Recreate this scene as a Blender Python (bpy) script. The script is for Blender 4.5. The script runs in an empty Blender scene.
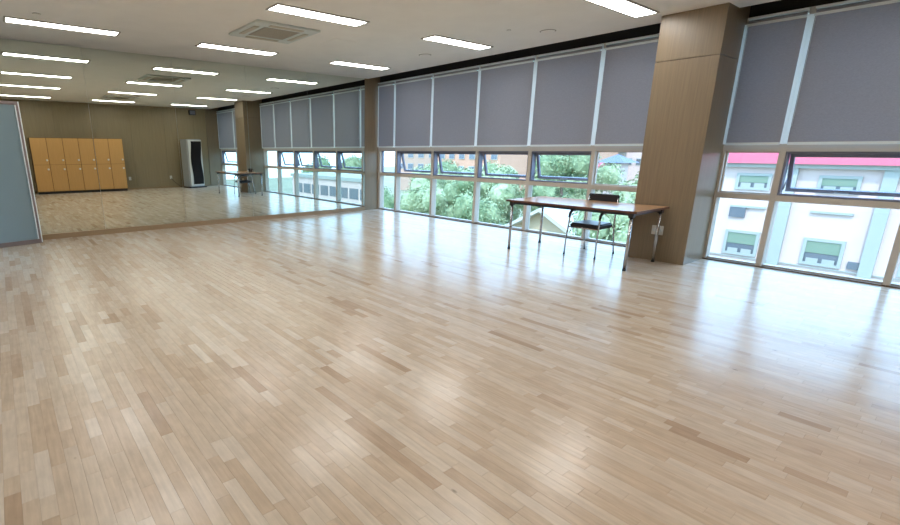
import bpy, bmesh, math, random
from mathutils import Vector, Matrix
random.seed(7)
sc = bpy.context.scene
col = sc.collection
PI = math.pi

# ------------------------------------------------------------------ camera, sky, exposure
CAM_H = 1.439
cam_d = bpy.data.cameras.new('camera')
cam = bpy.data.objects.new('camera', cam_d); col.objects.link(cam)
cam.location = (0, 0, CAM_H)
cam.rotation_euler = (math.radians(90 - 14.824), 0, math.radians(-37.138))
cam_d.sensor_fit = 'HORIZONTAL'; cam_d.sensor_width = 36
cam_d.lens = 471.924 / 900 * 36
cam_d.shift_x = (450 - 364.853) / 900
cam_d.shift_y = (275.162 - 262.5) / 900
cam_d.clip_start = 0.02; cam_d.clip_end = 600
sc.camera = cam

w = bpy.data.worlds.new('sky'); sc.world = w; w.use_nodes = True
nt = w.node_tree; nt.nodes.clear()
out = nt.nodes.new('ShaderNodeOutputWorld'); bg = nt.nodes.new('ShaderNodeBackground')
tc = nt.nodes.new('ShaderNodeTexCoord'); sep = nt.nodes.new('ShaderNodeSeparateXYZ')
ramp = nt.nodes.new('ShaderNodeValToRGB')
ramp.color_ramp.elements[0].position = 0.0; ramp.color_ramp.elements[0].color = (0.46, 0.71, 1.0, 1)
ramp.color_ramp.elements[1].position = 0.7; ramp.color_ramp.elements[1].color = (0.36, 0.61, 1.0, 1)
nt.links.new(tc.outputs['Generated'], sep.inputs[0]); nt.links.new(sep.outputs['Z'], ramp.inputs[0])
nt.links.new(ramp.outputs[0], bg.inputs[0]); nt.links.new(bg.outputs[0], out.inputs[0])
bg.inputs[1].default_value = 6.0

sd = bpy.data.lights.new('sun', 'SUN'); sd.energy = 3.0; sd.angle = math.radians(3); sd.color = (1.0, 0.96, 0.9)
sun = bpy.data.objects.new('sun', sd); col.objects.link(sun)
sun.rotation_euler = Vector((1.0, 0.35, -1.35)).to_track_quat('-Z', 'Y').to_euler()
sun.location = (-10, 0, 20)

LAMP = 16.5          # emission of the ceiling lights
sc.view_settings.view_transform = 'Standard'; sc.view_settings.look = 'None'
sc.view_settings.gamma = 1.0; sc.view_settings.use_curve_mapping = False
sc.view_settings.exposure = 0.14
sc.cycles.max_bounces = 10; sc.cycles.diffuse_bounces = 5; sc.cycles.glossy_bounces = 5
sc.cycles.transparent_max_bounces = 24; sc.cycles.transmission_bounces = 6
sc.cycles.sample_clamp_indirect = 8.0
sc.cycles.caustics_reflective = False; sc.cycles.caustics_refractive = False
sc.cycles.use_denoising = True

# ------------------------------------------------------------------ room numbers (metres)
XL, XR = -0.62, 7.522          # left wall, inner face of the window frames
YB, YM = -1.179, 9.387         # back wall, mirror plane
ZC = 3.05
XC = 7.20                      # edge of the ceiling before the blind pocket
PX, PY0, PY1 = 6.851, 2.244, 2.943   # big pillar
CPX = 7.105                     # corner pillar
XO = 7.66                      # outer face of the frames

# ------------------------------------------------------------------ materials
def srgb(r, g, b):
    f = lambda c: (c/255/12.92) if c/255 <= 0.04045 else ((c/255+0.055)/1.055)**2.4
    return (f(r), f(g), f(b), 1)
def mat(name, c, rough=0.5, metal=0.0, spec=0.5, noise=0.0, nscale=20, stretch=(1,1,1), bump=0.0):
    m = bpy.data.materials.new(name); m.use_nodes = True
    n = m.node_tree.nodes; l = m.node_tree.links; p = n['Principled BSDF']
    p.inputs['Base Color'].default_value = c; p.inputs['Roughness'].default_value = rough
    p.inputs['Metallic'].default_value = metal; p.inputs['Specular IOR Level'].default_value = spec
    if noise or bump:
        t = n.new('ShaderNodeTexCoord'); mp = n.new('ShaderNodeMapping'); mp.inputs['Scale'].default_value = stretch
        geo = n.new('ShaderNodeNewGeometry')
        l.new(geo.outputs['Position'], mp.inputs[0])
        ns = n.new('ShaderNodeTexNoise'); ns.inputs['Scale'].default_value = nscale; ns.inputs['Detail'].default_value = 5
        l.new(mp.outputs[0], ns.inputs['Vector'])
        if noise:
            mr = n.new('ShaderNodeMapRange'); mr.inputs['From Min'].default_value = .3; mr.inputs['From Max'].default_value = .7
            mr.inputs['To Min'].default_value = 1-noise; mr.inputs['To Max'].default_value = 1+noise
            l.new(ns.outputs['Fac'], mr.inputs[0])
            mx = n.new('ShaderNodeVectorMath'); mx.operation = 'SCALE'; mx.inputs[0].default_value = c[:3]
            l.new(mr.outputs[0], mx.inputs['Scale']); l.new(mx.outputs[0], p.inputs['Base Color'])
        if bump:
            b = n.new('ShaderNodeBump'); b.inputs['Strength'].default_value = bump; b.inputs['Distance'].default_value = .002
            l.new(ns.outputs['Fac'], b.inputs['Height']); l.new(b.outputs[0], p.inputs['Normal'])
    return m
def emit(name, c, s):
    m = bpy.data.materials.new(name); m.use_nodes = True; n = m.node_tree.nodes
    p = n['Principled BSDF']; p.inputs['Base Color'].default_value = c
    p.inputs['Emission Color'].default_value = c; p.inputs['Emission Strength'].default_value = s
    return m
def glass_mat(name, tint, refl=1.0):
    m = bpy.data.materials.new(name); m.use_nodes = True; n = m.node_tree.nodes; l = m.node_tree.links
    n.clear(); o = n.new('ShaderNodeOutputMaterial'); tr = n.new('ShaderNodeBsdfTransparent'); gl = n.new('ShaderNodeBsdfGlossy')
    tr.inputs[0].default_value = tint; gl.inputs['Roughness'].default_value = 0.0
    fr = n.new('ShaderNodeFresnel'); gb = n.new('ShaderNodeNewGeometry'); io = n.new('ShaderNodeMapRange')
    io.inputs['To Min'].default_value = 1.45; io.inputs['To Max'].default_value = 1/1.45   # same reflectance from both sides of a thin pane
    l.new(gb.outputs['Backfacing'], io.inputs[0]); l.new(io.outputs[0], fr.inputs[0])
    mx = n.new('ShaderNodeMixShader'); l.new(fr.outputs[0], mx.inputs[0]); l.new(tr.outputs[0], mx.inputs[1]); l.new(gl.outputs[0], mx.inputs[2])
    l.new(mx.outputs[0], o.inputs[0]); return m
def fabric_mat():
    m = bpy.data.materials.new('blind_fabric'); m.use_nodes = True; n = m.node_tree.nodes; l = m.node_tree.links
    n.clear(); o = n.new('ShaderNodeOutputMaterial'); d = n.new('ShaderNodeBsdfDiffuse'); t = n.new('ShaderNodeBsdfTranslucent')
    geo = n.new('ShaderNodeNewGeometry'); mp = n.new('ShaderNodeMapping'); mp.inputs['Scale'].default_value = (1, 60, 160)
    ns = n.new('ShaderNodeTexNoise'); ns.inputs['Scale'].default_value = 1.0; ns.inputs['Detail'].default_value = 2
    l.new(geo.outputs['Position'], mp.inputs[0]); l.new(mp.outputs[0], ns.inputs['Vector'])
    mr = n.new('ShaderNodeMapRange'); mr.inputs['To Min'].default_value = .85; mr.inputs['To Max'].default_value = 1.15
    l.new(ns.outputs['Fac'], mr.inputs[0])
    for sh, c in ((d, (0.25, 0.247, 0.262)), (t, (0.158, 0.160, 0.172))):
        v = n.new('ShaderNodeVectorMath'); v.operation = 'SCALE'; v.inputs[0].default_value = c
        l.new(mr.outputs[0], v.inputs['Scale']); l.new(v.outputs[0], sh.inputs[0])
    ad = n.new('ShaderNodeAddShader'); l.new(d.outputs[0], ad.inputs[0]); l.new(t.outputs[0], ad.inputs[1])
    l.new(ad.outputs[0], o.inputs[0]); return m
def plank_mat():
    m = bpy.data.materials.new('maple_strip'); m.use_nodes = True; n = m.node_tree.nodes; l = m.node_tree.links
    p = n['Principled BSDF']; p.inputs['Roughness'].default_value = 0.225; p.inputs['Specular IOR Level'].default_value = 0.5
    a = n.new('ShaderNodeAttribute'); a.attribute_name = 'tone'
    sp = n.new('ShaderNodeSeparateColor'); l.new(a.outputs['Color'], sp.inputs[0])
    r = n.new('ShaderNodeValToRGB'); e = r.color_ramp.elements
    e[0].position = 0; e[0].color = srgb(172, 149, 126); e[1].position = 1; e[1].color = srgb(216, 206, 193)
    for pos, c in ((.12, srgb(186, 165, 143)), (.35, srgb(199, 181, 160)), (.7, srgb(207, 193, 175))):
        k = e.new(pos); k.color = c
    l.new(sp.outputs[0], r.inputs[0])
    geo = n.new('ShaderNodeNewGeometry'); off = n.new('ShaderNodeVectorMath'); off.operation = 'MULTIPLY_ADD'
    cmb = n.new('ShaderNodeCombineXYZ'); l.new(sp.outputs[1], cmb.inputs[0]); l.new(sp.outputs[1], cmb.inputs[1])
    l.new(cmb.outputs[0], off.inputs[0]); off.inputs[1].default_value = (30, 30, 0); l.new(geo.outputs['Position'], off.inputs[2])
    mp = n.new('ShaderNodeMapping'); mp.inputs['Scale'].default_value = (60, 3.5, 1); l.new(off.outputs[0], mp.inputs[0])
    ns = n.new('ShaderNodeTexNoise'); ns.inputs['Scale'].default_value = 1; ns.inputs['Detail'].default_value = 5; l.new(mp.outputs[0], ns.inputs['Vector'])
    mp2 = n.new('ShaderNodeMapping'); mp2.inputs['Scale'].default_value = (18, 9, 1); l.new(off.outputs[0], mp2.inputs[0])
    ns2 = n.new('ShaderNodeTexNoise'); ns2.inputs['Scale'].default_value = 1; ns2.inputs['Detail'].default_value = 3; l.new(mp2.outputs[0], ns2.inputs['Vector'])
    mr = n.new('ShaderNodeMapRange'); mr.inputs['From Min'].default_value = .3; mr.inputs['From Max'].default_value = .7
    mr.inputs['To Min'].default_value = .9; mr.inputs['To Max'].default_value = 1.07; l.new(ns.outputs['Fac'], mr.inputs[0])
    mr2 = n.new('ShaderNodeMapRange'); mr2.inputs['From Min'].default_value = .3; mr2.inputs['From Max'].default_value = .7
    mr2.inputs['To Min'].default_value = .92; mr2.inputs['To Max'].default_value = 1.05; l.new(ns2.outputs['Fac'], mr2.inputs[0])
    mu = n.new('ShaderNodeMath'); mu.operation = 'MULTIPLY'; l.new(mr.outputs[0], mu.inputs[0]); l.new(mr2.outputs[0], mu.inputs[1])
    # small dark knots
    mp3 = n.new('ShaderNodeMapping'); mp3.inputs['Scale'].default_value = (3.2, 1.6, 1); l.new(off.outputs[0], mp3.inputs[0])
    vo = n.new('ShaderNodeTexVoronoi'); vo.inputs['Scale'].default_value = 1; l.new(mp3.outputs[0], vo.inputs['Vector'])
    kr = n.new('ShaderNodeMapRange'); kr.inputs['From Min'].default_value = .012; kr.inputs['From Max'].default_value = .035
    kr.inputs['To Min'].default_value = .45; kr.inputs['To Max'].default_value = 1; l.new(vo.outputs['Distance'], kr.inputs[0])
    mu2 = n.new('ShaderNodeMath'); mu2.operation = 'MULTIPLY'; l.new(mu.outputs[0], mu2.inputs[0]); l.new(kr.outputs[0], mu2.inputs[1])
    v = n.new('ShaderNodeVectorMath'); v.operation = 'SCALE'; l.new(r.outputs[0], v.inputs[0]); l.new(mu2.outputs[0], v.inputs['Scale'])
    l.new(v.outputs[0], p.inputs['Base Color'])
    b = n.new('ShaderNodeBump'); b.inputs['Strength'].default_value = .06; b.inputs['Distance'].default_value = .001
    l.new(ns2.outputs['Fac'], b.inputs['Height']); l.new(b.outputs[0], p.inputs['Normal'])
    return m
def leaf_mat(name, c1, c2):
    m = bpy.data.materials.new(name); m.use_nodes = True; n = m.node_tree.nodes; l = m.node_tree.links
    p = n['Principled BSDF']; p.inputs['Roughness'].default_value = .7
    geo = n.new('ShaderNodeNewGeometry'); ns = n.new('ShaderNodeTexNoise'); ns.inputs['Scale'].default_value = .9; ns.inputs['Detail'].default_value = 4
    l.new(geo.outputs['Position'], ns.inputs['Vector']); r = n.new('ShaderNodeValToRGB')
    r.color_ramp.elements[0].position = .35; r.color_ramp.elements[0].color = c1
    r.color_ramp.elements[1].position = .65; r.color_ramp.elements[1].color = c2
    l.new(ns.outputs['Fac'], r.inputs[0]); l.new(r.outputs[0], p.inputs['Base Color']); return m

M = {}
M['plank'] = plank_mat()
M['subfloor'] = mat('subfloor', srgb(160, 132, 104), .7)
M['ceiling'] = mat('ceiling_board', srgb(238, 236, 231), .9, noise=.02, nscale=3, bump=.05)
M['paint'] = mat('wall_paint', srgb(225, 222, 214), .8, noise=.02, nscale=2)
M['pocket'] = mat('pocket_dark', srgb(46, 48, 52), .8)
M['veneer'] = mat('oak_veneer', srgb(134, 118, 96), .33, noise=.10, nscale=1.0, stretch=(70, 70, 2.2))
M['veneer_d'] = mat('oak_veneer_back', srgb(144, 129, 101), .4, noise=.09, nscale=1.0, stretch=(60, 60, 1.6))
M['joint'] = mat('dark_joint', srgb(60, 50, 40), .8)
M['locker'] = mat('locker_wood', srgb(205, 158, 96), .45, noise=.06, nscale=1.0, stretch=(40, 40, 2))
M['locker_in'] = mat('locker_body', srgb(104, 74, 42), .6)
M['mirror'] = mat('mirror_silver', (0.71, 0.76, 0.70, 1), 0.0, 1.0)
M['kick'] = mat('kick_strip', srgb(150, 126, 96), .45, noise=.05, nscale=1, stretch=(2, 60, 60))
M['frame'] = mat('window_frame_beige', srgb(198, 188, 176), .4, noise=.02, nscale=5)
M['sash'] = mat('window_sash_grey', srgb(122, 124, 140), .4, .2)
M['glass'] = glass_mat('window_glass', (0.93, 0.975, 0.975, 1))
M['sill'] = mat('sill_metal', srgb(104, 84, 64), .45, .3)
M['fabric'] = fabric_mat()
M['alu'] = mat('blind_rail', srgb(224, 232, 234), .35)
M['white'] = mat('white_plastic', srgb(226, 226, 222), .4)
M['lampframe'] = mat('lamp_frame', srgb(170, 168, 162), .5)
M['lamp'] = emit('lamp_diffuser', (1.0, 0.975, 0.935, 1), LAMP)
M['grille'] = mat('cassette_grille', srgb(150, 146, 136), .6)
M['acwhite'] = mat('cassette_white', srgb(205, 212, 208), .5)
M['acflap'] = mat('cassette_flap', srgb(190, 182, 164), .5)
M['dark'] = mat('dark_plastic', srgb(34, 34, 38), .35)
M['black'] = mat('black_vinyl', srgb(26, 26, 34), .38)
M['acblack'] = mat('matt_black', srgb(30, 28, 30), .7, spec=.2)
M['silver'] = mat('silver_panel', srgb(176, 182, 186), .35, .4)
M['chrome'] = mat('chrome', srgb(190, 192, 196), .22, 1.0)
M['alubrush'] = mat('aluminium', srgb(170, 172, 176), .32, .9)
M['desktop'] = mat('desk_top', srgb(196, 156, 120), .2, noise=.08, nscale=1, stretch=(60, 3, 3))
M['deskedge'] = mat('desk_edge', srgb(96, 58, 42), .4)
M['frost'] = None
def frosted():
    m = bpy.data.materials.new('frosted_glass'); m.use_nodes = True; n = m.node_tree.nodes; l = m.node_tree.links
    n.clear(); o = n.new('ShaderNodeOutputMaterial'); d = n.new('ShaderNodeBsdfDiffuse'); t = n.new('ShaderNodeBsdfTranslucent')
    d.inputs[0].default_value = (0.34, 0.46, 0.50, 1); t.inputs[0].default_value = (0.34, 0.44, 0.50, 1)
    a = n.new('ShaderNodeMixShader'); a.inputs[0].default_value = .45; l.new(d.outputs[0], a.inputs[1]); l.new(t.outputs[0], a.inputs[2])
    g = n.new('ShaderNodeBsdfGlossy'); g.inputs['Roughness'].default_value = .25
    x = n.new('ShaderNodeMixShader'); x.inputs[0].default_value = .06; l.new(a.outputs[0], x.inputs[1]); l.new(g.outputs[0], x.inputs[2])
    l.new(x.outputs[0], o.inputs[0]); return m
M['frost'] = frosted()
def opal():  # pale translucent material imitating daylight that leaks past the blind edges
    m = bpy.data.materials.new('gap_light_opal'); m.use_nodes = True; n = m.node_tree.nodes; l = m.node_tree.links
    n.clear(); o = n.new('ShaderNodeOutputMaterial'); d = n.new('ShaderNodeBsdfDiffuse'); t = n.new('ShaderNodeBsdfTranslucent')
    d.inputs[0].default_value = (0.52, 0.54, 0.55, 1); t.inputs[0].default_value = (0.42, 0.45, 0.45, 1)
    a = n.new('ShaderNodeAddShader'); l.new(d.outputs[0], a.inputs[0]); l.new(t.outputs[0], a.inputs[1]); l.new(a.outputs[0], o.inputs[0]); return m
M['gap_light'] = opal()
M['darkalu'] = mat('brown_aluminium', srgb(128, 116, 114), .4, .5)
# outside
M['ground'] = mat('lawn_and_lots', srgb(132, 132, 108), .9, noise=.15, nscale=.15)
M['bwhite'] = mat('render_white', srgb(196, 172, 164), .8, noise=.02, nscale=1)
M['btrim'] = mat('trim_pale', srgb(152, 153, 146), .7)
M['broof'] = mat('roof_red', srgb(176, 70, 84), .6, noise=.05, nscale=3)
M['bpane'] = mat('far_pane', srgb(96, 100, 106), .2)
M['bblind'] = mat('far_blind_green', srgb(112, 128, 108), .5)
M['brick'] = mat('far_brick', srgb(186, 140, 114), .8, noise=.04, nscale=.5)
M['brick2'] = mat('far_cream', srgb(170, 140, 120), .8)
M['groof'] = mat('roof_pale', srgb(176, 170, 160), .7, noise=.04, nscale=2)
M['cream'] = mat('cream_wall', srgb(176, 152, 122), .8)
M['blue'] = mat('roof_blue', srgb(92, 100, 130), .6)
M['leafA'] = leaf_mat('leaves_light', srgb(118, 134, 90), srgb(164, 172, 132))
M['leafB'] = leaf_mat('leaves_mid', srgb(96, 118, 76), srgb(146, 158, 116))
M['bark'] = mat('bark', srgb(96, 84, 72), .9)

# ------------------------------------------------------------------ mesh helpers
class MB:
    def __init__(s): s.v = []; s.f = []; s.sm = []
    def box(s, x0, x1, y0, y1, z0, z1):
        b = len(s.v)
        s.v += [(x, y, z) for z in (z0, z1) for y in (y0, y1) for x in (x0, x1)]
        for f in ((0,2,3,1),(4,5,7,6),(0,1,5,4),(2,6,7,3),(0,4,6,2),(1,3,7,5)):
            s.f.append(tuple(b+i for i in f)); s.sm.append(False)
        return s
    def obox(s, mtx, hx, hy, hz):      # oriented box, half sizes
        b = len(s.v)
        for z in (-hz, hz):
            for y in (-hy, hy):
                for x in (-hx, hx): s.v.append(tuple(mtx @ Vector((x, y, z))))
        for f in ((0,2,3,1),(4,5,7,6),(0,1,5,4),(2,6,7,3),(0,4,6,2),(1,3,7,5)):
            s.f.append(tuple(b+i for i in f)); s.sm.append(False)
        return s
    def tube(s, pts, r, n=10, cap=True):
        pts = [Vector(p) for p in pts]; b = len(s.v); rings = len(pts)
        prev = None
        for i, p in enumerate(pts):
            if i == 0: t = pts[1]-p
            elif i == rings-1: t = p-pts[i-1]
            else: t = (pts[i+1]-p).normalized() + (p-pts[i-1]).normalized()
            t.normalize()
            if prev is None:
                a = Vector((0,0,1)) if abs(t.z) < .9 else Vector((1,0,0)); u = t.cross(a).normalized()
            else: u = (prev - t*prev.dot(t)).normalized()
            prev = u; w_ = t.cross(u); rr = r[i] if isinstance(r, (list, tuple)) else r
            for k in range(n):
                a = 2*PI*k/n; s.v.append(tuple(p + u*math.cos(a)*rr + w_*math.sin(a)*rr))
        for i in range(rings-1):
            for k in range(n):
                k2 = (k+1) % n; s.f.append((b+i*n+k, b+i*n+k2, b+(i+1)*n+k2, b+(i+1)*n+k)); s.sm.append(True)
        if cap:
            s.f.append(tuple(b+k for k in reversed(range(n)))); s.sm.append(False)
            s.f.append(tuple(b+(rings-1)*n+k for k in range(n))); s.sm.append(False)
        return s
    def prism(s, poly, axis, a0, a1):   # extrude a 2D polygon along an axis (0,1,2)
        b = len(s.v); n = len(poly)
        for a in (a0, a1):
            for (p, q) in poly:
                s.v.append({0:(a,p,q), 1:(p,a,q), 2:(p,q,a)}[axis])
        s.f.append(tuple(b+i for i in range(n))); s.sm.append(False)
        s.f.append(tuple(b+n+i for i in reversed(range(n)))); s.sm.append(False)
        for i in range(n):
            j = (i+1) % n; s.f.append((b+i, b+n+i, b+n+j, b+j)); s.sm.append(False)
        return s
    def build(s, name, m, parent=None, bevel=0, seg=2, fix=True):
        me = bpy.data.meshes.new(name); me.from_pydata(s.v, [], s.f); me.update()
        for p, q in zip(me.polygons, s.sm): p.use_smooth = q
        if bevel or fix:
            bm = bmesh.new(); bm.from_mesh(me)
            bmesh.ops.recalc_face_normals(bm, faces=bm.faces)
            if bevel: bmesh.ops.bevel(bm, geom=bm.edges[:], offset=bevel, segments=seg, affect='EDGES', clamp_overlap=True)
            bm.to_mesh(me); bm.free()
        me.materials.append(m)
        o = bpy.data.objects.new(name, me); col.objects.link(o)
        if parent: o.parent = parent
        return o
def tag(o, label=None, cat=None, group=None, kind=None):
    if label: o['label'] = label
    if cat: o['category'] = cat
    if group: o['group'] = group
    if kind: o['kind'] = kind
    return o
def empty(name, loc, rz=0):
    o = bpy.data.objects.new(name, None); o.empty_display_size = .1; col.objects.link(o)
    o.location = loc; o.rotation_euler = (0, 0, rz); return o
def kids(o): return [c for c in bpy.data.objects if c.parent == o]
def copy_tree(o, parent=None):
    c = o.copy(); col.objects.link(c)
    if parent: c.parent = parent
    for ch in KIDS.get(o.name) or kids(o): copy_tree(ch, c)
    return c
KIDS = {}
def bx(name, m, x0, x1, y0, y1, z0, z1, parent=None, bevel=0, kind=None):
    o = MB().box(x0, x1, y0, y1, z0, z1).build(name, m, parent, bevel)
    if kind: o['kind'] = kind
    return o

# ------------------------------------------------------------------ floor with maple strips
floor = bx('floor', M['subfloor'], XL-.1, XR+.02, YB-.1, YM+.12, -.2, -.014, kind='structure')
fwd = Vector((math.sin(math.radians(37.138))*math.cos(math.radians(14.824)), math.cos(math.radians(37.138))*math.cos(math.radians(14.824)), -math.sin(math.radians(14.824))))
rgt = Vector((math.cos(math.radians(37.138)), -math.sin(math.radians(37.138)), 0)); upv = rgt.cross(fwd)
def px(p):
    d = Vector(p)-Vector((0, 0, CAM_H)); z = d.dot(fwd)
    if z < .05: return None
    return 364.853+471.924*d.dot(rgt)/z, 275.162-471.924*d.dot(upv)/z, z
planks = []; PW = 0.06; x = XL
rnd = random.Random(11)
while x < XR-.004:
    x1 = min(x+PW, XR); y = YB-rnd.uniform(0, .6)
    while y < YM:
        L = rnd.choice((.15, .2, .26, .3, .36, .42, .5, .6, .75)) * rnd.uniform(.9, 1.1)
        a, b = max(y, YB), min(y+L, YM)
        if b-a > .02:
            t = rnd.random(); tone = .55+.24*(t-.5)*2
            if rnd.random() < .08: tone = rnd.uniform(.05, .35)
            elif rnd.random() < .16: tone = rnd.uniform(.8, 1)
            planks.append((x, x1, a, b, tone, rnd.random()))
        y += L
    x = x1
def plank_score(p):
    q = px(((p[0]+p[1])/2, (p[2]+p[3])/2, 0))
    if q is None or not (-8 < q[0] < 908 and -8 < q[1] < 540): return 0
    return (p[3]-p[2])/q[2]**3
planks.sort(key=plank_score, reverse=True)
G = .0002; BV = .0005
def plank_geo(p, V, F, T):
    x0, x1, y0, y1 = p[0]+G, p[1]-G, p[2]+G, p[3]-G; b = len(V)
    V += [(x0, y0, -.012), (x1, y0, -.012), (x1, y1, -.012), (x0, y1, -.012),
          (x0, y0, -BV), (x1, y0, -BV), (x1, y1, -BV), (x0, y1, -BV),
          (x0+BV, y0+BV, 0), (x1-BV, y0+BV, 0), (x1-BV, y1-BV, 0), (x0+BV, y1-BV, 0)]
    F.append((b+8, b+9, b+10, b+11)); T.append((p[4], p[5]))
    for i in range(4):
        j = (i+1) % 4
        F.append((b+i, b+j, b+4+j, b+4+i)); F.append((b+4+i, b+4+j, b+8+j, b+8+i)); T.append((p[4], p[5])); T.append((p[4], p[5]))
def plank_mesh(name, ps):
    V, F, T = [], [], []
    for p in ps: plank_geo(p, V, F, T)
    me = bpy.data.meshes.new(name); me.from_pydata(V, [], F)
    at = me.color_attributes.new('tone', 'FLOAT_COLOR', 'CORNER'); arr = []
    for poly, t in zip(me.polygons, T):
        for _ in poly.loop_indices: arr += [t[0], t[1], 0, 1]
    at.data.foreach_set('color', arr)
    me.materials.append(M['plank']); return me
for p in planks[:300]:
    o = bpy.data.objects.new('plank', plank_mesh('plank', [p])); col.objects.link(o); o.parent = floor
o = bpy.data.objects.new('plank_field', plank_mesh('plank_field', planks[300:])); col.objects.link(o); o.parent = floor; o['kind'] = 'stuff'

# ------------------------------------------------------------------ ceiling, walls
bx('ceiling', M['ceiling'], XL-.1, XC, YB-.1, YM+.2, ZC, ZC+.12, kind='structure')
tp = empty('trim_1', (XC, 0, ZC)); tp['kind'] = 'structure'    # blind pocket
bx('pocket_side', M['pocket'], 0, .02, YB-.1, YM+.2, .12, .45, tp)
bx('pocket_top', M['pocket'], 0, .6, YB-.1, YM+.2, .43, .48, tp)
bx('pocket_lining', M['pocket'], -.012, 0, YB, YM, 0.004, .12, None).parent = None
bpy.data.objects['pocket_lining'].location = (XC+.013, 0, ZC-.004); bpy.data.objects['pocket_lining'].parent = None
bpy.data.objects['pocket_lining'].name = 'trim_2'; bpy.data.objects['trim_2']['kind'] = 'structure'
# front wall behind the mirror
bx('wall_front', M['paint'], XL-.1, XO, YM+.03, YM+.2, -.2, ZC, kind='structure')
# left wall with the doorway the glass door stands open from
wl = empty('wall_left', (XL, 0, 0)); wl['kind'] = 'structure'
DY0, DY1, DH = 7.93, 8.86, 2.16
bx('panel', M['paint'], -.12, 0, YB-.1, DY0, 0, ZC, wl); bx('panel', M['paint'], -.12, 0, DY1, YM+.2, 0, ZC, wl)
bx('lintel', M['paint'], -.12, 0, DY0, DY1, DH, ZC, wl)
bx('baseboard_left', M['kick'], XL, XL+.012, YB, DY0, 0.001, .06, kind='structure')
bx('wall_corridor', M['paint'], XL-1.5, XL-1.4, DY0-1, DY1+1, -.2, 2.6, kind='structure')
bx('floor_corridor', M['ground'], XL-1.5, XL-.12, DY0-1, DY1+1, -.2, -.002, kind='structure')
bx('ceiling_corridor', M['paint'], XL-1.5, XL-.12, DY0-1, DY1+1, 2.6, 2.7, kind='structure')
# back wall with veneer panels
wb = bx('wall_back', M['joint'], XL-.1, XO, YB-.2, YB-.018, -.2, ZC, kind='structure')
xs = [XL, .55, 1.75, 2.95, 4.15, 5.35, 6.5, 7.0]
for a, b in zip(xs[:-1], xs[1:]): bx('panel', M['veneer_d'], a+.002, b-.002, YB-.018, YB, .062, ZC, wb)
bx('baseboard_back', M['kick'], XL, 7.0, YB-.018, YB+.006, 0, .06, kind='structure')
# corner pilaster by the back window
cp = MB().box(7.0, XO, YB-.02, YB+.03, 0, ZC+.3).build('trim_3', M['veneer'], None, .002); cp['kind'] = 'structure'
# big pillar with an upper and a lower cladding panel
pil = bx('pillar', M['joint'], PX+.014, XO, PY0+.014, PY1-.014, 0, ZC+.4, kind='structure')
SEAM = 2.515
for z0, z1 in ((0.0, SEAM-.003), (SEAM+.003, ZC-.001)):
    p = MB().box(PX, PX+.02, PY0, PY1, z0, z1).build('panel', M['veneer'], pil, .0015, 1)
    p = MB().box(PX+.02, XO, PY0, PY0+.02, z0, z1 if z0 == 0 else ZC+.25).build('panel', M['veneer'], pil, .0015, 1)
    p = MB().box(PX+.02, XO, PY1-.02, PY1, z0, z1 if z0 == 0 else ZC+.25).build('panel', M['veneer'], pil, .0015, 1)
# corner pillar beside the mirror
cpil = bx('corner_pillar', M['joint'], CPX+.012, XO, YM+.012, YM+.03, 0, ZC+.3, kind='structure')
bx('panel', M['veneer'], CPX, XO, YM-.004, YM+.012, 0, ZC+.3, cpil)
# wall strip over and under the windows outside
bx('wall_right', M['paint'], XO-.02, XO+.12, YB-.2, YM+.2, -1.2, -.075, kind='structure')
bx('wall_right_upper', M['pocket'], XO-.1, XO+.12, YB-.2, YM+.2, 2.992, 4.0, kind='structure')
bx('roof_slab', M['paint'], XL-.2, XO+.12, YB-.3, YM+.3, 3.54, 3.7, kind='structure')
bx('wall_side_back', M['paint'], XO-.02, XO+.02, YB-.2, YB, -.08, 3.4, kind='structure')

# ------------------------------------------------------------------ mirror
mr = empty('wall_mirror', (XL, YM, .087))
tag(mr, 'tall wall to wall mirror in tinted panes above a low wooden kick strip', 'mirror')
ms = [XL+.002, -.05, 1.35, 2.75, 4.15, 5.55, CPX]
for a, b in zip(ms[:-1], ms[1:]):
    bx('mirror_pane', M['mirror'], a-XL+.0015, b-XL-.0015, 0, .006, 0, ZC-.087-.004, mr)
bx('backing', M['alu'], .002, CPX-XL-.002, .007, .028, 0, ZC-.092, mr)
bx('baseboard_front', M['kick'], XL, CPX, YM-.014, YM+.028, 0, .085, kind='structure')

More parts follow.
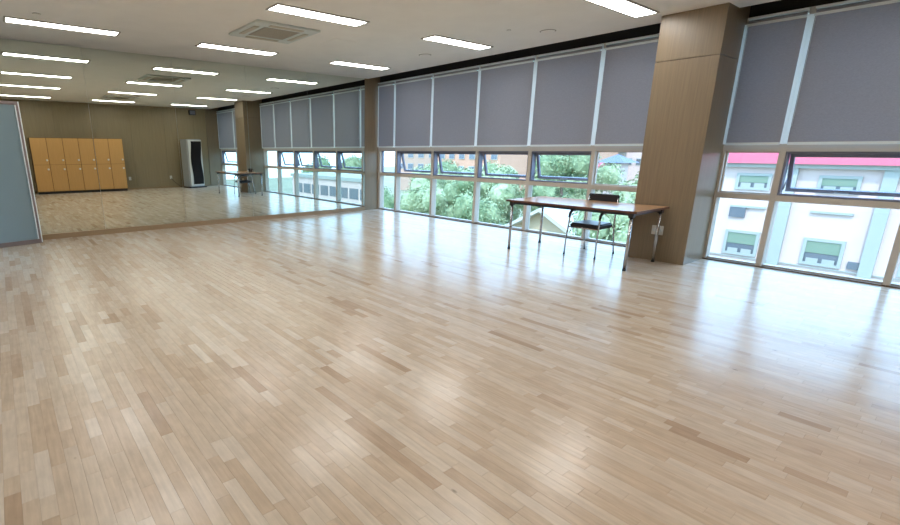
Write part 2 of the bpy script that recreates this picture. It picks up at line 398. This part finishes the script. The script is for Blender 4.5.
# ------------------------------------------------------------------ windows, one structure each
ZS, ZT0, ZT1, ZH0, ZH1, ZTOP = 0.02, 0.835, 0.905, 1.425, 1.51, 2.99
FW = .03
def window(n, y0, y1, awning, m0=FW, m1=FW):
    W = empty('window_%d' % n, (XR, (y0+y1)/2, 0)); W['kind'] = 'structure'
    h = (y1-y0)/2; D = XO-XR
    def b(name, m, x0, x1, ya, yb, z0, z1, par=W): return bx(name, m, x0, x1, ya, yb, z0, z1, par)
    b('mullion', M['frame'], 0, D, -h, -h+m0, -.06, ZTOP); b('mullion', M['frame'], 0, D, h-m1, h, -.06, ZTOP)
    b('transom', M['frame'], 0.002, D, -h+m0, h-m1, ZT0, ZT1)
    b('transom', M['frame'], 0.002, D, -h+m0, h-m1, ZH0, ZH1)
    b('head_rail', M['alu'], 0.002, D, -h+m0, h-m1, ZTOP-.06, ZTOP)
    b('sill', M['sill'], -.012, D, -h+.001, h-.001, -.07, 0.016); b('bottom_rail', M['frame'], .05, D, -h+m0, h-m1, .006, ZS+.012)
    b('pane', M['glass'], .085, .091, -h+m0, h-m1, ZS, ZT0); b('pane', M['glass'], .085, .091, -h+m0, h-m1, ZH1, ZTOP-.06)
    a0, a1 = -h+m0, h-m1
    if not awning:
        g = .016
        f = MB().box(.06, .1, a0, a0+g, ZT1, ZH0).box(.06, .1, a1-g, a1, ZT1, ZH0).box(.06, .1, a0+g, a1-g, ZT1, ZT1+g).box(.06, .1, a0+g, a1-g, ZH0-g, ZH0).build('glazing_bead', M['sash'] if n == 1 else M['frame'], W)
        bx('pane', M['glass'], .078, .084, a0+g, a1-g, ZT1+g, ZH0-g, W)
        return W
    g = .022
    MB().box(.02, .125, a0, a0+g, ZT1, ZH0).box(.02, .125, a1-g, a1, ZT1, ZH0).box(.02, .125, a0+g, a1-g, ZT1, ZT1+g).box(.02, .125, a0+g, a1-g, ZH0-g, ZH0).build('sash_surround', M['sash'], W)
    # the sash hinges at its top and stands open at the bottom
    ang = math.radians(15); s0, s1 = a0+g+.004, a1-g-.004; Hs = ZH0-g-ZT1-g-.006
    S = MB(); fw = .042; base = Matrix.Translation((.105, 0, ZH0-g-.003)) @ Matrix.Rotation(-ang, 4, 'Y')
    def ob(mb, x0, x1, ya, yb, z0, z1): return mb.obox(base @ Matrix.Translation(((x0+x1)/2, (ya+yb)/2, (z0+z1)/2)), (x1-x0)/2, (yb-ya)/2, (z1-z0)/2)
    ob(S, 0, .04, s0, s0+fw, -Hs, 0); ob(S, 0, .04, s1-fw, s1, -Hs, 0); ob(S, 0, .04, s0+fw, s1-fw, -Hs, -Hs+fw); ob(S, 0, .04, s0+fw, s1-fw, -fw, 0)
    sash = S.build('sash', M['sash'], W)
    P = MB(); ob(P, .016, .022, s0+fw, s1-fw, -Hs+fw, -fw); P.build('pane', M['glass'], sash)
    Hn = MB(); ob(Hn, -.02, 0, -.06, .06, -Hs+.008, -Hs+.028); Hn.build('handle', M['alubrush'], sash)
    for yy in (s0+.008, s1-.008):
        e = base @ Vector((.0, yy, -Hs*.62)); MB().tube([(.07, yy, ZT1+g+.05), e], .007, 6).build('stay', M['sash'], W)
    return W
bay1 = [9.345, 8.727, 7.52, 6.296, 5.106, 3.959, PY1]
bay2 = [PY0, 1.637, .515, -1.14]
n = 0
for i in range(6):
    n += 1; window(n, bay1[i+1], bay1[i], 1 <= i <= 4)
for i in range(3):
    n += 1; window(n, bay2[i+1], bay2[i], i >= 1)
bx('trim_4', M['frame'], XR-.002, XO, bay1[0], YM-.004, -.06, ZTOP, kind='structure')

# ------------------------------------------------------------------ roller blinds
def blind(y0, y1, label, s0=.022, s1=.022, zt=2.885, zb=1.512):
    R = empty('roller_blind', (XR-.05, (y0+y1)/2, zb)); tag(R, label, 'blind', 'roller blinds drawn half way down the windows')
    a, b = -(y1-y0)/2+s0, (y1-y0)/2-s1
    bx('gap_light_strip', M['gap_light'], .0, .012, -(y1-y0)/2+.001, a+.004, 0, zt-zb+.02, R); bx('gap_light_strip', M['gap_light'], .0, .012, b-.004, (y1-y0)/2-.001, 0, zt-zb+.02, R)  # added strips, standing in for the bright light gaps between blinds
    bx('fabric', M['fabric'], -.001, .001, a, b, .012, zt-zb, R)
    MB().box(-.009, .009, a, b, -.012, .020).build('bottom_rail', M['alu'], R, .003)
    MB().tube([(.0, a+.006, zt-zb+.035), (.0, b-.006, zt-zb+.035)], .024, 12).build('roller', M['fabric'], R)
    MB().box(-.03, -.024, a-.004, b+.004, zt-zb-.012, zt-zb+.018).box(-.03, .04, a-.004, b+.004, zt-zb+.066, zt-zb+.086).build('cassette', M['alu'], R)
    MB().tube([(-.018, b-.012, zt-zb+.03), (-.018, b-.012, .2)], .0022, 5).build('pull_chain', M['alu'], R)
    return R
names1 = ['narrow grey roller blind beside the wooden corner pillar next to the mirror',
          'grey roller blind over the second window from the mirror, next to the narrow blind',
          'grey roller blind over the third window from the mirror',
          'grey roller blind over the fourth window from the mirror, left of the desk',
          'grey roller blind over the fifth window from the mirror, above the desk end',
          'grey roller blind partly hidden behind the big wooden pillar, above the chair']
for i in range(6): blind(bay1[i+1], bay1[i], names1[i], .034, .034)
names2 = ['darker narrow roller blind just right of the big wooden pillar',
          'wide dark grey roller blind in the upper right corner of the photo',
          'roller blind nearest the back wall, seen only in the mirror, beyond the big pillar']
for i in range(3): blind(bay2[i+1], bay2[i], names2[i], .034, .034)

# ------------------------------------------------------------------ ceiling lights
cx = [1.001, 3.456, 5.967]; ry = [8.017, 5.481, 3.025, .164]; LL, LW = 1.30, .27
def light_proto():
    R = empty('ceiling_light', (0, 0, ZC))
    MB().box(-LL/2-.012, LL/2+.012, -LW/2-.012, -LW/2+.012, -.014, -.0005).box(-LL/2-.012, LL/2+.012, LW/2-.012, LW/2+.012, -.014, -.0005) \
        .box(-LL/2-.012, -LL/2+.012, -LW/2+.012, LW/2-.012, -.014, -.0005).box(LL/2-.012, LL/2+.012, -LW/2+.012, LW/2-.012, -.014, -.0005).build('frame', M['lampframe'], R)
    bx('diffuser', M['lamp'], -LL/2+.012, LL/2-.012, -LW/2+.012, LW/2-.012, -.010, -.001, R)
    return R
lp = light_proto(); first = True
rown = ['the row nearest the mirror', 'the second row from the mirror', 'the third row from the mirror', 'the row nearest the back wall']
coln = ['left ceiling light', 'middle ceiling light', 'right ceiling light by the windows']
for r in range(4):
    for c in range(3):
        o = lp if first else copy_tree(lp); first = False
        o.location = (cx[c], ry[r], ZC)
        tag(o, 'lit white %s, in %s' % (coln[c], rown[r]), 'light', 'flush rectangular ceiling lights')

# ------------------------------------------------------------------ ceiling air conditioners
def cassette(x, y):
    R = empty('ceiling_air_conditioner', (x, y, ZC)); S = .475
    MB().box(-S, S, -S, -.27, -.028, -.0005).box(-S, S, .27, S, -.028, -.0005).box(-S, -.27, -.27, .27, -.028, -.0005).box(.27, S, -.27, .27, -.028, -.0005).build('panel', M['acwhite'], R, .004)
    g = MB().box(-.268, .268, -.268, .268, -.026, -.0005).build('intake_grille', M['grille'], R)
    for k in range(9):
        yy = -.22+k*.055; bx('slat', M['acflap'], -.25, .25, yy-.005, yy+.006, -.03, -.024, g)
    for (a, b, c, d) in ((-.25, .25, -.41, -.34), (-.25, .25, .34, .41), (-.41, -.34, -.25, .25), (.34, .41, -.25, .25)):
        f = bx('flap', M['acflap'], a, b, c, d, -.036, -.028, R)
    return R
c1 = tag(cassette(3.38, 6.58), 'square white cassette air conditioner in the ceiling between the first two light rows', 'air conditioner', 'ceiling cassette air conditioners')
c2 = copy_tree(c1); c2.location = (3.38, 1.55, ZC); c2['label'] = 'square ceiling cassette air conditioner between the last two light rows, seen in the mirror'

# small ceiling fittings
def ring(name, x, y, r, label, cat):
    R = empty(name, (x, y, ZC)); tag(R, label, cat)
    MB().tube([(0, 0, -.0005), (0, 0, -.006)], [r, r*.96], 24).build('rim', M['grille'], R)
    MB().tube([(0, 0, -.006), (0, 0, -.009)], [r*.88, r*.86], 24).build('grille', M['ceiling'], R)
ring('ceiling_speaker', 6.25, 6.51, .11, 'round flush ceiling speaker between the first and second light rows by the windows', 'speaker')
ring('ceiling_speaker', 6.417, 4.234, .11, 'round flush ceiling speaker between the second and third light rows by the windows', 'speaker')
ring('smoke_detector', .66, 7.50, .045, 'small round smoke detector just before the left light of the first row', 'detector')
ring('sprinkler_head', 5.935, 4.53, .03, 'tiny round sprinkler plate near the ceiling speaker above the desk', 'sprinkler')
hatch = empty('access_hatch', (4.5, 6.62, ZC)); tag(hatch, 'faint square access hatch in the ceiling right of the cassette air conditioner', 'hatch')
bx('hatch_panel', M['ceiling'], -.21, .21, -.21, .21, -.004, -.0005, hatch, .001)

# ------------------------------------------------------------------ glass door standing open against the mirror
dr = empty('door_1', (-.56, 8.865, 0.006), math.atan2(9.075-8.865, .385+.56)); dr['kind'] = 'structure'
dr['label'] = 'frosted glass door leaf with aluminium frame standing open before the mirror'
DW = .968; T = .04; zt = 2.135; f = .055
for a, b, z0, z1 in ((0, f, 0, zt), (DW-f, DW, 0, zt)): bx('stile', M['darkalu'], a, b, 0, T, z0, z1, dr, .002)
bx('rail', M['darkalu'], f, DW-f, 0, T, 0, .065, dr, .002); bx('rail', M['darkalu'], f, DW-f, 0, T, zt-.05, zt, dr, .002)
bx('pane', M['frost'], f, DW-f, .014, .026, .065, zt-.05, dr)
bx('bead', M['alu'], DW-f-.002, DW-f+.012, -.006, .0, .066, zt-.051, dr); bx('bead', M['alu'], DW-.012, DW+.001, -.005, .0, .01, zt, dr)
MB().box(.08, .2, -.05, -.035, 1.0, 1.03).box(.085, .1, -.035, 0, 1.0, 1.03).build('handle', M['chrome'], dr)

# ------------------------------------------------------------------ desk
DX0, DX1, EY0, EY1, DZ = 5.91, 6.815, 2.50, 4.34, .737
dk = empty('desk', ((DX0+DX1)/2, (EY0+EY1)/2, 0)); tag(dk, 'long wooden table with black underframe and chrome legs beside the big pillar', 'table')
hx, hy = (DX1-DX0)/2, (EY1-EY0)/2
top = MB().box(-hx, hx, -hy, hy, DZ-.022, DZ).build('tabletop', M['desktop'], dk, .002)
MB().box(-hx-.003, -hx, -hy-.003, hy+.003, DZ-.026, DZ-.001).box(hx, hx+.003, -hy-.003, hy+.003, DZ-.026, DZ-.001).box(-hx, hx, -hy-.003, -hy, DZ-.026, DZ-.001).box(-hx, hx, hy, hy+.003, DZ-.026, DZ-.001).build('edge_band', M['deskedge'], top)
MB().box(-hx+.04, -hx+.065, -hy+.06, hy-.06, DZ-.06, DZ-.023).box(hx-.065, hx-.04, -hy+.06, hy-.06, DZ-.06, DZ-.023).box(-hx+.065, hx-.065, -hy+.06, -hy+.085, DZ-.06, DZ-.023).box(-hx+.065, hx-.065, hy-.085, hy-.06, DZ-.06, DZ-.023).build('underframe', M['dark'], dk)
for sx in (-1, 1):
    for sy in (-1, 1):
        x, y = sx*(hx-.052), sy*(hy-.072)
        leg = MB().tube([(x, y, .02), (x, y, DZ-.06)], .019, 14).build('leg', M['chrome'], dk)
        MB().tube([(x, y, 0), (x, y, .004), (x, y, .024)], [.02, .022, .021], 12).build('foot_cap', M['dark'], leg)
        MB().box(x-.03, x+.03, y-.03, y+.03, DZ-.085, DZ-.023).build('corner_bracket', M['dark'], leg, .006)

# ------------------------------------------------------------------ chair behind the desk, facing it
ch = empty('stacking_chair', (6.555, 3.345, 0), math.radians(2))
tag(ch, 'black padded armchair with thin chrome legs between the table and the window', 'chair')
def rounded_pad(name, m, poly_w, parent, n=12):
    pass
hw = .212      # half width (y)
# local: -x is forward (towards the desk)
seat = MB().box(-.24, .20, -.203, .203, .385, .457).build('seat', M['black'], ch, .02, 3)
for s in (-1, 1):
    y = s*hw
    leg = MB().tube([(-.275, y*1.04, 0.012), (-.27, y*1.02, .25), (-.245, y, .45), (-.235, y, .53), (-.225, y, .575), (-.19, y, .605), (-.10, y, .612), (.10, y, .608), (.20, y, .61)], .0105, 10).build('leg', M['chrome'], ch)
    MB().tube([(-.277, y*1.04, 0), (-.277, y*1.04, .02)], .014, 10).build('foot_cap', M['dark'], leg)
    leg = MB().tube([(.30, y*1.0, .012), (.245, y, .25), (.205, y, .43), (.205, y, .55), (.235, y*.98, .70), (.262, y*.95, .80)], .0105, 10).build('leg', M['chrome'], ch)
    MB().tube([(.302, y, 0), (.302, y, .02)], .014, 10).build('foot_cap', M['dark'], leg)
    MB().tube([(-.252, y, .525), (-.232, y, .588), (-.19, y, .622), (-.1, y, .63), (.08, y, .628), (.12, y, .622)], [.014, .018, .02, .02, .02, .015], 10).build('armrest', M['dark'], ch)
for xx in (-.24, .2): MB().tube([(xx, -hw, .395), (xx, hw, .395)], .0095, 8).build('crossbar', M['chrome'], ch)
bk = MB(); N = 10
pts = []
for i in range(N+1):
    t = -1+2*i/N; pts.append((.262+.035*(1-t*t), t*.215))
poly = [(a-.014, b) for a, b in pts]+[(a+.014, b) for a, b in reversed(pts)]
bk.prism(poly, 2, .69, .835)
bo = bk.build('backrest', M['black'], ch, .012, 3)

# ------------------------------------------------------------------ things along the back wall (seen in the mirror)
lk = empty('locker_bank', (.93, YB+.01, 0)); tag(lk, 'row of light wooden lockers in two tiers against the back wall', 'lockers')
LWd, LH, LD, NC = 2.76, 1.84, .60, 6
bx('plinth', M['dark'], .01, LWd-.01, 0, LD-.03, 0, .075, lk)
bx('body', M['locker_in'], 0, LWd, 0, LD, .075, LH, lk)
cw = LWd/NC; zm = .965
for i in range(NC):
    for (z0, z1, zk) in ((.09, zm-.004, zm-.15), (zm+.004, LH-.01, zm+.15)):
        d = bx('door', M['locker'], i*cw+.007, (i+1)*cw-.007, LD, LD+.018, z0, z1, lk, .0015)
        MB().tube([((i+1)*cw-.06, LD+.018, zk), ((i+1)*cw-.06, LD+.042, zk)], [.032, .028], 12).build('knob', M['white'], d)
ac = empty('standing_air_conditioner', (5.80, YB+.34, 0), math.radians(-15)); tag(ac, 'tall silver floor standing air conditioner with black front panel by the back wall', 'air conditioner')
AW, AD, AH = .64, .50, 1.85
MB().prism([(0, 0), (AW, 0), (AW, AD-.08), (AW-.05, AD-.01), (.05, AD-.01), (0, AD-.08)], 2, .05, AH).build('body', M['silver'], ac, .008)
MB().box(-.02, AW+.04, -.0, AD+.04, 0, .05).build('base', M['dark'], ac, .008)
N = 16; lft = []; rgt_ = []
for i in range(N+1):
    t = i/N; z = .14+t*(1.78-.14); k = .028*math.sin(t*2*PI*1.2+.5)
    lft.append((.12+k, z)); rgt_.append((AW-.075+k, z))
MB().prism(lft+list(reversed(rgt_)), 1, AD-.012, AD+.006).build('front_panel', M['acblack'], ac)
fr = MB().prism([(.03, .08), (AW-.03, .08), (AW-.03, 1.82), (.03, 1.82)], 1, AD-.014, AD-.006).build('bezel', M['white'], ac)
def outlet(x, z, label):
    R = empty('power_outlet', (x, YB, z)); tag(R, label, 'outlet', 'white outlets on the back wall')
    bx('cover_plate', M['white'], -.04, .04, 0.0005, .01, -.06, .06, R, .003)
    for dz in (-.025, .025): MB().tube([(0, .01, dz), (0, .013, dz)], .017, 14).build('socket', M['lampframe'], R)
outlet(3.92, .40, 'white outlet on the back wall close to the lockers, seen in the mirror')
outlet(5.42, .40, 'white outlet on the back wall left of the standing air conditioner, seen in the mirror')
MB().tube([(5.42, YB+.012, .37), (5.46, YB+.05, .3), (5.6, YB+.05, .15), (5.75, YB+.06, .03), (5.82, YB+.2, .008), (5.845, YB+.26, .008)], .008, 6).build('power_cable', M['dark'])
tag(bpy.data.objects['power_cable'], 'dark power cable running from the outlet down to the standing air conditioner', 'cable')
sp = empty('wall_speaker', (6.45, YB, 2.88)); tag(sp, 'small dark box speaker high on the back wall, seen in the mirror', 'speaker')
bx('housing', M['dark'], -.12, .12, .02, .16, -.09, .09, sp, .01); bx('bracket', M['sash'], -.03, .03, 0.0005, .02, -.04, .04, sp)
bx('grille', M['sash'], -.10, .10, .16, .166, -.07, .07, sp, .004)
# outlet on the big pillar
po = empty('pillar_outlet', (PX, 2.605, .415)); tag(po, 'white double power outlet on the big wooden pillar behind the table leg', 'outlet')
bx('cover_plate', M['white'], -.012, -.0005, -.07, .07, -.06, .06, po, .003)
for dy in (-.034, .034): MB().tube([(-.012, dy, 0), (-.02, dy, 0)], .024, 16).build('socket', M['alu'], po)

# ------------------------------------------------------------------ outside
bx('ground_outside', M['ground'], -60, 260, -160, 260, -9.6, -9.4, kind='structure')
S = 1.55
def sy(v): return v*S
def sz(v): return CAM_H+(v-CAM_H)*S
XF = 31.0
nb = empty('white_building', (XF, 0, -9.4)); tag(nb, 'pale building with pink red roof and green window blinds outside the right windows', 'building')
def nbx(name, m, x0, x1, y0, y1, z0, z1, par=nb): return bx(name, m, x0-XF, x1-XF, y0, y1, z0+9.4, z1+9.4, par)
Y0, Y1 = sy(-7.0), sy(7.6)
nbx('wall', M['bwhite'], XF, XF+10, Y0, Y1, -9.4, sz(1.0))
nbx('cornice', M['btrim'], XF-.35, XF, Y0, Y1, sz(.90), sz(1.03))
r = MB().prism([(-.6, sz(1.03)+9.4), (10.4, sz(1.03)+9.4), (8.5, sz(1.03)+12.0), (1.6, sz(1.03)+12.0)], 1, Y0-.3, Y1+.3).build('roof', M['broof'], nb)
per = 2.13
for k in range(-4, 3):
    yc = 2.87+per*k if k != 1 else 4.94
    if sy(yc+.5) > Y1 or sy(yc-.5) < Y0: continue
    for (z0, z1) in ((.16, .70), (-2.06, -1.22), (-4.3, -3.4)):
        w2 = .47 if z0 > 0 else .48
        f_ = MB()
        a0, a1, b0, b1 = sy(yc-w2), sy(yc+w2), sz(z0), sz(z1); t = .13
        f_.box(-.1, 0, a0, a0+t, b0+9.4, b1+9.4).box(-.1, 0, a1-t, a1, b0+9.4, b1+9.4).box(-.1, 0, a0+t, a1-t, b0+9.4, b0+9.4+t).box(-.1, 0, a0+t, a1-t, b1+9.4-t, b1+9.4)
        wf = f_.build('window', M['btrim'], nb)
        nbx('pane', M['bpane'], XF-.03, XF-.01, a0+t, a1-t, b0+t, b1-t, wf)
        nbx('blind', M['bblind'], XF-.06, XF-.035, a0+t, a1-t, (b0+b1)/2-.05, b1-t, wf)
        nbx('sill_box', M['btrim'], XF-.09, XF-.06, a0+t+.1, a0+(a1-a0)*.45, b0+t, b0+t+.22, wf)
        nbx('sill_box', M['btrim'], XF-.09, XF-.06, a0+(a1-a0)*.55, a1-t-.1, b0+t, b0+t+.22, wf)
    nbx('window_ledge', M['btrim'], XF-.14, XF, sy(yc-.48), sy(yc+.48), sz(-.44), sz(-.38))
    if k == 1: nbx('vent', M['bpane'], XF-.12, XF, sy(4.98), sy(5.42), sz(-.78), sz(-.40))
    else: nbx('vent', M['bpane'], XF-.12, XF, sy(yc-.87), sy(yc-.62), sz(-2.02), sz(-1.80))
    pc = yc+1.03 if k != 1 else 6.05
    if k == -4: continue
    nbx('pilaster', M['btrim'], XF-.22, XF, sy(pc-1.03-1.03-.15), sy(pc-1.03-1.03+.15), -9.4, sz(.90))
nbx('string_course', M['btrim'], XF-.08, XF, Y0, Y1, sz(-2.14), sz(-2.11))

# long low white building seen through the mirrored windows
lb = empty('low_building', (32, -28, -9.4)); tag(lb, 'low white building with a ribbon of windows, seen reflected in the mirror', 'building')
bx('wall', M['bwhite'], 0, 8, -12, 10, 0, 9.0-3.2+1.6, lb); bx('parapet', M['btrim'], -.2, 8, -12.2, 10.2, 7.4, 7.8, lb)
for zz in (3.2, 5.4):
    for k in range(10): bx('window', M['bpane'], -.05, 0, -11+k*2.1, -11+k*2.1+1.7, zz, zz+1.2, lb)

# gabled house below
gh = empty('gabled_house', (24, 15, -9.4)); tag(gh, 'cream house with a pale gabled roof below the windows behind the table', 'house')
za, ze = 7.75, 5.9
MB().prism([(-3.2, 0), (3.2, 0), (3.2, ze), (0, za-.12), (-3.2, ze)], 0, 0, 6).build('wall', M['cream'], gh)
for sgn in (-1, 1):
    MB().prism([(0, za), (0, za-.2), (sgn*3.75, ze-.42), (sgn*3.75, ze-.22)], 0, -.6, 6.6).build('roof', M['groof'], gh)
for k in (-1.6, 1.0):
    wf = bx('window', M['btrim'], -.08, 0, k, k+1.1, 3.6, 4.7, gh); bx('pane', M['bpane'], -.1, -.08, k+.1, k+1.0, 3.7, 4.6, wf)
# far buildings
def far_block(name, x, y0, y1, z1, m, label, cols, rows, z0r, dz, winm):
    R = empty(name, (x, (y0+y1)/2, -9.4)); tag(R, label, 'building'); h = (y1-y0)/2
    bx('wall', m, 0, 14, -h, h, 0, z1+9.4, R); bx('parapet', M['btrim'], -.4, 14, -h-.3, h+.3, z1+9.4, z1+10.1, R)
    for c in range(cols):
        wy = -h+(c+.5)*2*h/cols; ww = 2*h/cols*.27
        for q in range(rows):
            z = z0r+9.4+q*dz; f = bx('window', M['btrim'], -.15, 0, wy-ww, wy+ww, z, z+dz*.5, R)
            bx('pane', winm, -.2, -.15, wy-ww*.85, wy+ww*.85, z+.15, z+dz*.5-.15, f)
    return R
far_block('apartment_block', 90, 84, 104, 16, M['brick2'], 'cream apartment block far off beside the corner pillar', 5, 4, -3.5, 3.0, M['bpane'])
far_block('apartment_block', 84, 64, 82, 15, M['brick'], 'orange brick apartment block far off left of the table', 6, 4, -3.5, 3.0, M['bpane'])
far_block('apartment_block', 104, 56, 67.5, 12, M['brick'], 'orange brick apartment block far off with its right end behind the trees', 4, 3, -3.5, 3.0, M['bpane'])
far_block('tower_block', 120, 51, 55, 18, M['bwhite'], 'narrow white tower far off just left of the big pillar', 2, 4, -2, 3.2, M['bpane'])
far_block('tower_block', 125, 57.5, 62, 14, M['btrim'], 'pale blue grey tower far off above the chair', 2, 4, -2, 3.2, M['bpane'])
rb = empty('red_roofed_hall', (58, 33, -9.4)); tag(rb, 'low hall with a red roof among the trees beyond the table', 'building')
bx('wall', M['cream'], 0, 6, -2.2, 2.2, 0, 7.6, rb); MB().prism([(-.5, 7.6), (6.5, 7.6), (3, 9.6)], 1, -2.6, 2.6).build('roof', M['broof'], rb)
pv = empty('blue_pavilion', (56, 26.6, -9.4)); tag(pv, 'small pavilion with a blue hipped roof among the trees above the chair', 'pavilion')
bx('wall', M['bwhite'], -.9, .9, -.9, .9, 0, 9.5, pv)
v = MB(); v.v = [(-1.7, -1.7, 9.5), (1.7, -1.7, 9.5), (1.7, 1.7, 9.5), (-1.7, 1.7, 9.5), (0, 0, 10.4)]; v.f = [(0, 3, 2, 1), (0, 1, 4), (1, 2, 4), (2, 3, 4), (3, 0, 4)]; v.sm = [False]*5
v.build('roof', M['blue'], pv)

# trees: crown of leaf clumps on a trunk
def crown_mesh(seed, leaves=9000, r=2.6, h=5.0):
    rn = random.Random(seed); V, F = [], []
    blobs = []
    for k in range(16):
        a = rn.uniform(0, 2*PI); zz = rn.uniform(-.5, .5); rad = math.sqrt(max(0, .3-zz*zz*.9))*1.5
        blobs.append((Vector((math.cos(a)*rad*r*rn.uniform(.3, .8), math.sin(a)*rad*r*rn.uniform(.3, .8), zz*h)), rn.uniform(.3, .46)*r))
    for k in range(leaves):
        c, br = rn.choice(blobs)
        d = Vector((rn.gauss(0, 1), rn.gauss(0, 1), rn.gauss(0, 1)+.25)).normalized()
        p = c+d*br*rn.uniform(.72, 1.06)
        nrm = (d+Vector((rn.uniform(-.7, .7), rn.uniform(-.7, .7), rn.uniform(-.4, .9)))).normalized()
        t = nrm.orthogonal().normalized(); t.rotate(Matrix.Rotation(rn.uniform(0, 6.3), 3, nrm)); b2 = nrm.cross(t)
        s = rn.uniform(.06, .12); b = len(V)
        V += [tuple(p-t*s), tuple(p+b2*s*.55), tuple(p+t*s), tuple(p-b2*s*.55)]; F.append((b, b+1, b+2, b+3))
    # inner foliage mass so the crown is not see-through
    bm = bmesh.new()
    for c, br in blobs:
        g = bmesh.ops.create_icosphere(bm, subdivisions=2, radius=br*.78)
        for vv in g['verts']: vv.co += c + Vector((rn.uniform(-.1, .1), rn.uniform(-.1, .1), rn.uniform(-.1, .1)))
    b = len(V); bm.verts.ensure_lookup_table()
    V += [tuple(q.co) for q in bm.verts]; bm.verts.index_update()
    F += [tuple(b+q.index for q in f_.verts) for f_ in bm.faces]; bm.free()
    me = bpy.data.meshes.new('crown'); me.from_pydata(V, [], F); return me
crowns = [crown_mesh(i) for i in range(4)]
cm = []
for me in crowns:
    for key in ('leafA', 'leafB'):
        m2 = me.copy(); m2.materials.append(M[key]); cm.append(m2)
trunk_me = None
def tree(x, y, ztop, label, kind, sc_=1.0, i=[0]):
    R = empty('leafy_tree', (x, y, -9.4)); tag(R, label, 'tree', 'trees outside the windows')
    o = bpy.data.objects.new('crown', cm[(i[0]*2+kind) % 8]); i[0] += 1; col.objects.link(o); o.parent = R
    o.location = (0, 0, ztop+9.4-3.3*sc_); o.scale = (sc_, sc_, sc_*1.1); o.rotation_euler = (0, 0, i[0]*1.7)
    H = ztop+9.4-3.3*sc_
    MB().tube([(0, 0, 0), (.1, .05, H*.5), (0, 0, H+1)], [.28, .22, .1], 8).build('trunk', M['bark'], R)
kindn = ['pale green', 'darker green']
tl = [ # x, y, top, kind, scale, where
 (29, 38.5, -.6, 0, 1.0, 'bushy tree outside the narrow window by the corner pillar'),
 (27, 32.2, -1.8, 1, 1.0, 'low tree outside the second window from the mirror'),
 (34, 34.6, -.2, 0, 1.1, 'taller tree behind the low one outside the second window'),
 (26, 27.0, -1.3, 0, 1.0, 'round tree outside the third window from the mirror'),
 (34, 29.0, -.3, 1, 1.1, 'dense tree rising behind the round one outside the third window'),
 (27.5, 22.4, -1.6, 1, 1.05, 'low tree left of the gabled house'),
 (32, 24.6, -.2, 0, 1.1, 'tree outside the fourth window, left of the house roof'),
 (35, 20.6, 1.6, 1, 1.15, 'tall tree outside the fifth window, above the tabletop'),
 (36.5, 15.4, .2, 0, 1.1, 'tree behind the gabled roof ridge'),
 (43, 16.6, .0, 1, 1.1, 'tree beyond the chair, left of the big pillar'),
 (21, 10.1, -.9, 0, .9, 'low tree just left of the big pillar, right of the gabled house'),
 (45, 23.2, .1, 0, 1.3, 'distant tree below the red roofed hall'),
 (48, 30, .3, 1, 1.4, 'distant tree in front of the brick apartments'),
 (48, 37, .0, 0, 1.4, 'distant tree below the brick apartments'),
 (48, 46, -.2, 1, 1.4, 'distant tree below the cream apartments'),
 (40, 36, -.6, 0, 1.2, 'distant tree between the cream apartments and the corner pillar'),
 (37, -14.0, .2, 1, 1.2, 'tree beside the white building, seen only in the mirror'),
 (45, -26, .9, 0, 1.5, 'tree behind the low building, seen in the mirror nearest the corner pillar'),
 (45, -34, .6, 1, 1.5, 'second tree behind the low building, seen in the mirror'),
 (45, -42, .8, 0, 1.5, 'third tree behind the low building, seen in the mirror'),
 (42, -50, .4, 1, 1.5, 'farthest tree beyond the low building, seen in the mirror'),
 (25, 37, -2.5, 1, 1.0, 'small tree at the left edge of the narrow window'),
]
for (x, y, zt_, k, s_, lab) in tl: tree(x, y, zt_, kindn[k]+' '+lab, k, s_)
# grassy lot under the trees
lot = bx('parking_lot', M['groof'], 18, 23, 20, 34, -9.39, -9.3); tag(lot, 'pale paved lot on the ground in front of the trees', 'ground'); lot['kind'] = 'structure'
